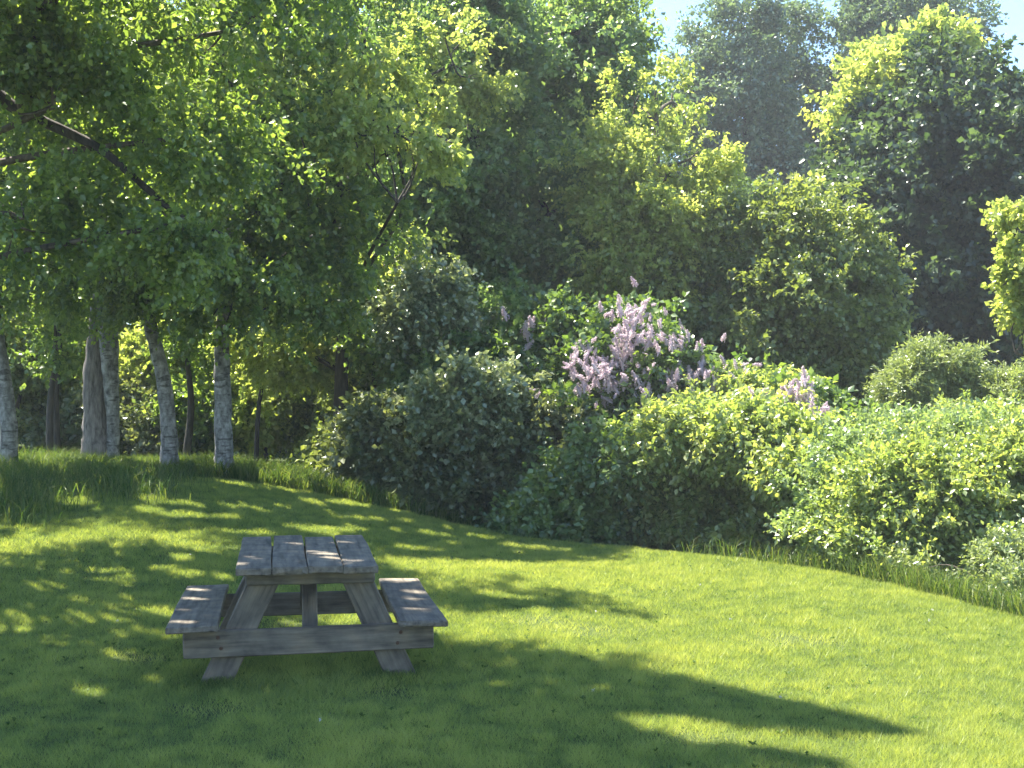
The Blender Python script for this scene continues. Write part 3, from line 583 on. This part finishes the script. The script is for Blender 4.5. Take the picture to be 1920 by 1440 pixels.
# --- thin saplings
gq = 'thin dark saplings behind the lawn'
for px, d, top, lean, lab in [(480, 20.5, 520, 20, 'thin dark sapling just right of the straight grey birch'), (640, 20, 540, -12, 'sapling at the right end of the dark bank'),
                         (700, 19.5, 560, 10, 'forked sapling left of the white-topped shrub'), (95, 21, 560, 8, 'thin dark stem between the two left birches'), (110, 21.4, 540, -6, 'second dark stem, close beside another, between the two left birches'),
                         (345, 21, 560, 12, 'dark stump-like stem behind the leaning birch'), (740, 20, 500, 25, 'tall thin sapling above the brownish scrub')]:
    t = G0(px, d); tp = at(px + lean, top, d)
    plant('sapling', t, lab, 'tree', [L(px + lean, top - 10, d, 35, 45), L(px + lean * .5, top + 90, d, 40, 40)], 26, 90, .25, M['maple'], K_(twigs=4, per=7, tw_len=.28, ln=.09, wd=.07, droop=.35),
          'darkbark', trad=.055 if 'stem' in lab else .035, group=gq, limb_r=.012, nlimb=6, trunk=[t - [0, 0, .2], t + (tp - t) * .33 + rng.normal(0, .05, 3), t + (tp - t) * .66 + rng.normal(0, .06, 3), tp])

# --- shrubs along the far edge of the lawn
gc = 'shrubs along the far edge of the lawn'
sh_kw = K_(twigs=5, per=8, tw_len=.26, ln=.085, wd=.06, droop=.3)
for px, py, d, rx, ry, mk, lab in [
        (805, 560, 18.8, 45, 60, 'silver', 'tall pale-topped shrub left of the lilac'),
        (880, 745, 17, 62, 48, 'silver', 'grey-green arching shrub in front of the middle scrub'),
        (730, 850, 17.8, 80, 100, 'under', 'brownish scrub bush at the left end of the shrub border'),
        (850, 900, 17.2, 90, 75, 'under', 'low brownish bush below the arching shrub'),
        (980, 860, 17, 95, 100, 'under', 'dark dull bush left of the lilac'),
        (940, 660, 19, 90, 110, 'alder', 'dark tall bush behind the arching shrub'),
        (640, 870, 19, 40, 45, 'olive', 'small pale bush by the sapling at the end of the bank'),
        (820, 700, 19, 70, 80, 'alder', 'dark bush behind the brownish scrub'),
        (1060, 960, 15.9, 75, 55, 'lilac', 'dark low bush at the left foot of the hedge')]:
    t = G0(px, d)
    plant('border_shrub', t, lab, 'shrub', [L(px, py, d, rx, ry), L(px - rx * .6, py + ry * .6, d, rx * .7, ry * .7), L(px + rx * .6, py + ry * .6, d, rx * .7, ry * .7)],
          80, 900, .3, M[mk], sh_kw, 'darkbark', trad=.035, group=gc, limb_r=.014, nlimb=8, shell=.4)

# --- lilacs with blossom
def panicle():
    n_ = 90; t = rng.uniform(0, 1, n_); a = rng.uniform(0, 6.283, n_); r = .042 * (1 - t) ** .7 + .006
    c = np.stack([r * np.cos(a), r * np.sin(a), t * .19], -1) + rng.normal(0, .004, (n_, 3))
    V = (c[:, None, :] + rng.normal(0, .0095, (n_, 4, 3))).reshape(-1, 3)
    tv, tf = tube([(0, 0, -.02), (0, 0, .08), (0, 0, .19)], [.012, .024, .004], 7, 3, .2)
    return merge([(V, np.arange(n_ * 4).reshape(-1, 4)), (tv, tf)])
PV, PF = panicle()
proto = {}
def blossoms(root, spots, spread):
    for (px, py, d) in spots:
        p = at(px + rng.normal(0, spread), py + rng.normal(0, spread * .7), d + rng.normal(0, .12))
        if 'p' not in proto:
            o_ = new_mesh('flower_cluster', PV, PF, M['flower'], root, attrs={'tint': rng.uniform(0, 1, len(PV))}); proto['p'] = o_
        else:
            o_ = proto['p'].copy(); C.objects.link(o_); o_.parent = root
        o_.location = Vector(p) - root.location
        o_.rotation_euler = (rng.normal(0, .4), rng.normal(0, .4), rng.uniform(0, 6.28)); s = rng.uniform(.7, 1.15); o_.scale = (s, s, s)
def blossom_mass(root, spots, spread, n_):
    parts = []
    for k in range(n_):
        px, py, d = spots[rng.integers(len(spots))]
        p = at(px + rng.normal(0, spread), py + rng.normal(0, spread * .7), d + rng.normal(0, .18)) - np.array(root.location)
        ax = Matrix.Rotation(rng.normal(0, .6), 3, 'X') @ Matrix.Rotation(rng.normal(0, .6), 3, 'Y') @ Matrix.Rotation(rng.uniform(0, 6), 3, 'Z')
        parts.append((PV @ np.array(ax).T * rng.uniform(.45, .85) + p, PF))
    V, Fc = merge(parts)
    tag(new_mesh('blossom', V, Fc, M['flower'], root, attrs={'tint': np.clip(rng.uniform(0, 1, len(parts)).repeat(len(PV)) * .6 + rng.uniform(0, .4, len(V)), 0, 1)}), kind='stuff')
lil_kw = K_(twigs=5, per=8, tw_len=.28, ln=.10, wd=.075, droop=.35)
t = G0(1200, 18)
lil = plant('lilac_bush', t, 'big lilac in full mauve bloom in the middle of the shrub border', 'shrub',
      [L(1180, 680, 17.8, 70, 80), L(1120, 740, 17.5, 70, 80), L(1270, 740, 17.5, 90, 75), L(1180, 820, 17.2, 110, 80), L(1330, 760, 17.5, 70, 60), L(1060, 800, 17.5, 60, 80)],
      130, 2000, .34, M['lilac'], lil_kw, 'bark', trad=.06, limb_r=.018, nlimb=8, shell=.4)
sp = []
for cx, cy, n_, w_, h_ in [(1180, 600, 9, 28, 20), (1190, 640, 11, 36, 20), (1120, 690, 17, 46, 26), (1150, 730, 13, 44, 24), (1300, 705, 16, 50, 18), (1250, 660, 9, 34, 16), (1095, 735, 5, 24, 18), (1240, 745, 12, 50, 22), (1330, 745, 6, 34, 18)]:
    for _ in range(n_): sp.append((cx + rng.normal(0, w_ * .6), cy + rng.normal(0, h_ * .6), 17.15 - rng.uniform(0, .6)))
blossoms(lil, sp, 2); blossom_mass(lil, sp, 28, 260)
t = G0(1500, 16.8)
lil2 = plant('lilac_bush', t, 'smaller pink lilac rising from the hedge below the olive tree', 'shrub', [L(1500, 780, 16.4, 60, 50), L(1550, 830, 16, 60, 50), L(1480, 860, 16.2, 90, 60)],
      50, 700, .3, M['lilac'], lil_kw, 'bark', trad=.04, limb_r=.015, nlimb=6, shell=.4)
sp2 = [(1495 + rng.normal(0, 20), 745 + rng.normal(0, 12), 15.5) for _ in range(16)] + [(1535 + rng.normal(0, 16), 785 + rng.normal(0, 10), 15.1) for _ in range(12)]
blossoms(lil2, sp2, 2); blossom_mass(lil2, sp2, 12, 50)
t = G0(990, 18.8)
lil3 = plant('lilac_bush', t, 'shaded lilac with faint blossom left of the big lilac', 'shrub', [L(1000, 640, 18.6, 60, 60), L(970, 720, 18.3, 60, 50), L(1030, 740, 18.3, 50, 60)],
      50, 600, .3, M['lilac'], lil_kw, 'bark', trad=.04, limb_r=.015, nlimb=6, shell=.4)
blossoms(lil3, [(1000 + rng.normal(0, 25), 620 + rng.normal(0, 18), 18.1) for _ in range(10)] + [(970 + rng.normal(0, 22), 705 + rng.normal(0, 12), 17.8) for _ in range(10)], 2)

# --- hedge shrubs, centre right
gh = 'leafy hedge shrubs right of centre'
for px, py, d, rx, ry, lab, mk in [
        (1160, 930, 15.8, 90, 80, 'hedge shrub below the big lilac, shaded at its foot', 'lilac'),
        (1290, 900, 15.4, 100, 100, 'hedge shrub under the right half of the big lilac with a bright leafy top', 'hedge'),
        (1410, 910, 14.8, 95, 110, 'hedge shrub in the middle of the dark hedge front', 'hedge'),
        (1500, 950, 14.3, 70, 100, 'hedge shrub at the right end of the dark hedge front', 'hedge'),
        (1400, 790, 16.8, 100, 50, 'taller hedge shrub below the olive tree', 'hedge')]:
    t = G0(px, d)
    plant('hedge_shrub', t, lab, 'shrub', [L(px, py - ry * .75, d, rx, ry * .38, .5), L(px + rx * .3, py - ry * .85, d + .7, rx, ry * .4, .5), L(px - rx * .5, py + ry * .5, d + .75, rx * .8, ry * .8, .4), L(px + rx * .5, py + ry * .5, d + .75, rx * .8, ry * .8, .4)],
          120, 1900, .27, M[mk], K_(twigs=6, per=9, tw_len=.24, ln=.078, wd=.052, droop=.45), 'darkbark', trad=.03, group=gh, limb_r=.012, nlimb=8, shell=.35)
gr_ = 'bright shrubs on the right'
for px, py, d, rx, ry, lab in [
        (1620, 915, 13.4, 80, 85, 'bright shrub next to the dark hedge front'),
        (1700, 960, 12.6, 95, 110, 'bright shrub in the middle right nearest the lawn edge'),
        (1790, 915, 13.4, 100, 95, 'bright shrub right of the middle of the bright group'),
        (1890, 940, 12.6, 90, 100, 'bright yellow shrub at the right picture edge'),
        (1680, 850, 15, 85, 45, 'bright shrub peeping below the round grey-green willow'),
        (1810, 840, 15.2, 100, 45, 'bright shrub directly under the two round willows'),
        (1910, 845, 14.8, 70, 45, 'bright shrub at the right edge beneath the smaller willow')]:
    t = G0(px, d)
    plant('bright_shrub', t, lab, 'shrub', [L(px, py, d, rx, ry, .7), L(px - rx * .5, py + ry * .6, d - .1, rx * .75, ry * .75, .55), L(px + rx * .5, py + ry * .6, d - .1, rx * .75, ry * .75, .55), L(px + rx * .3, py - ry * .4, d, rx * .6, ry * .7, .5)],
          120, 1900, .25, M['hedge' if px not in (1620, 1790, 1680) else 'knot'], K_(twigs=7, per=10, tw_len=.22, ln=.058, wd=.034, droop=.15), 'darkbark', trad=.025, group=gr_, limb_r=.011, nlimb=8, shell=.35)
for px, py, d, rx, ry, lab in [(1750, 700, 17, 68, 42, 'round grey-green willow dome in front of the huge dark tree'), (1900, 745, 16.6, 44, 32, 'smaller round willow dome at the right edge')]:
    t = G0(px, d)
    plant('willow_bush', t, lab, 'shrub', [L(px, py, d, rx, ry, .5), L(px - rx * .5, py + ry * .5, d, rx * .6, ry * .7, .4), L(px + rx * .5, py + ry * .4, d, rx * .6, ry * .7, .4), L(px, py + ry * 1.6, d, rx, ry)],
          90, 1500, .2, M['willow'], K_(twigs=5, per=10, tw_len=.2, ln=.065, wd=.022, droop=.0), 'bark', trad=.03, limb_r=.01, nlimb=8, shell=.5)
t = G0(1890, 11)
plant('weed_clump', t, 'greyish weeds at the lawn edge by the right border', 'plant', [L(1895, 1070, 10.9, 55, 45), L(1700, 1080, 11.7, 40, 30), L(1900, 1110, 10.3, 30, 30)], 40, 420, .14, M['willow'],
      K_(twigs=5, per=7, tw_len=.14, ln=.045, wd=.022, droop=0), 'bark', trad=.01, limb_r=.004, nlimb=5)

# ------------------------------------------------------------------ picnic table
TX, TY = at(584, 1069, 6.98)[0], 6.98
ROT = R(10.2)
table = thing('picnic_table', (TX, TY, 0), 'weathered grey wooden picnic table with attached benches on the lawn', 'picnic table', rz=ROT)
def board(name, size, loc, rot=(0, 0, 0), axis_len=1, taper=0, bev=.006, sag=.004):
    """board with local long axis = Y; slightly warped, worn edges"""
    sx, sy, sz = size; ns = 14; V = []; Fq = []
    b = bev; prof = [(-sx/2, -sz/2 + b), (-sx/2, sz/2 - b), (-sx/2 + b, sz/2), (sx/2 - b, sz/2), (sx/2, sz/2 - b), (sx/2, -sz/2 + b), (sx/2 - b, -sz/2), (-sx/2 + b, -sz/2)]
    k = len(prof); ph = rng.uniform(0, 6)
    ys = np.concatenate([[-sy/2, -sy/2 + b], np.linspace(-sy/2, sy/2, ns)[1:-1], [sy/2 - b, sy/2]])
    for i, yv in enumerate(ys):
        e = .8 if i in (0, len(ys) - 1) else 1; e = 1 - (b * 2 / min(sx, sz) if e < 1 else 0)
        wz = sag * math.sin(yv * 3 + ph); wx = sag * .5 * math.sin(yv * 4 + ph * 2)
        for (px_, pz) in prof: V.append((px_ * e + wx + rng.normal(0, .0007), yv + (rng.normal(0, .002) if e < 1 else 0), pz * e + wz + rng.normal(0, .0007)))
    V = np.array(V)
    quads = []
    for i in range(len(ys) - 1):
        for j in range(k): quads.append((i * k + j, i * k + (j + 1) % k, (i + 1) * k + (j + 1) % k, (i + 1) * k + j))
    me = bpy.data.meshes.new(name)
    last = (len(ys) - 1) * k
    me.from_pydata(V.tolist(), [], quads + [tuple(range(k))[::-1], tuple(range(last, last + k))])
    import bmesh
    bm = bmesh.new(); bm.from_mesh(me); bmesh.ops.recalc_face_normals(bm, faces=bm.faces); bm.to_mesh(me); bm.free()
    me.materials.append(M['wood'])
    o = bpy.data.objects.new(name, me); C.objects.link(o); o.parent = table; o.location = loc; o.rotation_euler = rot
    return o
LEN = 1.80; TOPZ = .672
# four tabletop boards, fanned a little with age
for i in range(4):
    xn = -.39 + .195 * (i + .5); xf = -.415 + .208 * (i + .5)
    a = math.atan2(xf - xn, LEN)
    board('tabletop_board', (.1915, LEN + (.0, .006, -.005, .008)[i], .042), ((xn + xf) / 2 - .02, LEN / 2, TOPZ - .021 + (.0, .001, -.001, .001)[i]), (R((0, .1, -.1, .1)[i]), R((.4, -.3, .3, -.4)[i]), -a))
def plank_between(name, a, b, wd, th, normal):
    """board from a to b (table space); its face looks along normal"""
    a = Vector(a); b = Vector(b); y_ = (b - a).normalized(); z_ = Vector(normal).normalized(); x_ = y_.cross(z_).normalized(); z_ = x_.cross(y_)
    mt = Matrix((x_, y_, z_)).transposed().to_euler()
    return board(name, (wd, (b - a).length, th), (a + b) / 2, mt, sag=.002)
BZ = .362
for s in (-1, 1):
    xin, xo = .50, .775
    board('seat', (xo - xin, LEN, .036), (s * (xin + xo) / 2 - .01, LEN / 2 - .02, BZ - .018), (R(.3 * s), R(1.2 * s), R(-.6 * s)))
for yy, yi in ((.20, 1), (LEN - .22, -1)):
    plank_between('cross_beam', (-.70, yy, BZ - .047 - .075 - .012 * (yi > 0)), (.70, yy, BZ - .047 - .075 + .004), .15, .042, (0, 1, 0))
    plank_between('top_cleat', (-.36, yy, TOPZ - .043 - .04), (.36, yy, TOPZ - .043 - .04), .075, .04, (0, 1, 0))
    for s in (-1, 1):
        plank_between('leg', (s * .535, yy + .043 * yi, -.03), (s * .235, yy + .043 * yi, TOPZ - .045), .165, .04, (0, 1, 0))
    plank_between('brace', (0, yy + .045 * yi, BZ - .15), (0, yy + .50 * yi, TOPZ - .05), .088, .04, (0, 1, .4))
# bolt heads where legs meet the beam
def bolt(x, y, z):
    a = np.linspace(0, 2 * math.pi, 10, endpoint=False); r = .011
    V = [(r * math.cos(t), 0, r * math.sin(t)) for t in a] + [(r * .7 * math.cos(t), -.007, r * .7 * math.sin(t)) for t in a]
    me = bpy.data.meshes.new('bolt'); me.from_pydata(V, [], [(i, (i + 1) % 10, 10 + (i + 1) % 10, 10 + i) for i in range(10)] + [tuple(range(10, 20))])
    me.materials.append(M['steel']); o = bpy.data.objects.new('bolt', me); C.objects.link(o); o.parent = table; o.location = (x, y, z)
for s in (-1, 1):
    for dz in (-.03, .03): bolt(s * (.50 + dz * .3), .20 - .0225, BZ - .125 + dz)

# ------------------------------------------------------------------ haze
HD = 0.0011
hv = [(x_, y_, z_) for x_ in (-420, 420) for y_ in (-420, 440) for z_ in (-2.3, 26)]
me = bpy.data.meshes.new('haze'); me.from_pydata(hv, [], [(0, 1, 3, 2), (4, 6, 7, 5), (0, 4, 5, 1), (2, 3, 7, 6), (0, 2, 6, 4), (1, 5, 7, 3)])
hz = bpy.data.objects.new('haze', me); C.objects.link(hz); tag(hz, kind='stuff')
hm = bpy.data.materials.new('haze_air'); hm.use_nodes = True; hn = hm.node_tree; hn.nodes.clear()
pv = hn.nodes.new('ShaderNodeVolumePrincipled'); pv.inputs['Color'].default_value = (.85, .92, 1, 1); pv.inputs['Density'].default_value = HD; pv.inputs['Anisotropy'].default_value = .25
ho = hn.nodes.new('ShaderNodeOutputMaterial'); hn.links.new(pv.outputs[0], ho.inputs['Volume']); me.materials.append(hm)

# ------------------------------------------------------------------ bird
p = at(1903, 68, 38)
V = np.array([(0, .07, 0), (.02, .02, .015), (-.02, .02, .015), (0, .0, -.02), (.012, -.06, .0), (-.012, -.06, 0), (.12, .0, .045), (.05, -.03, .02), (-.12, 0, .045), (-.05, -.03, .02), (0, -.02, .02)], float)
me = bpy.data.meshes.new('bird'); me.from_pydata(V.tolist(), [], [(0, 1, 2), (0, 3, 1), (0, 2, 3), (1, 4, 10), (2, 10, 5), (1, 10, 2), (3, 5, 4), (1, 3, 4), (2, 5, 3), (4, 5, 10), (1, 6, 7), (1, 7, 10), (2, 9, 8), (2, 10, 9)])
me.materials.append(M['bird']); bo = bpy.data.objects.new('bird', me); C.objects.link(bo); bo.location = p; bo.rotation_euler = (R(20), 0, R(60))
tag(bo, 'small dark bird flying in the clear sky at the upper right', 'bird')
print('leaf tris', TOT[0])
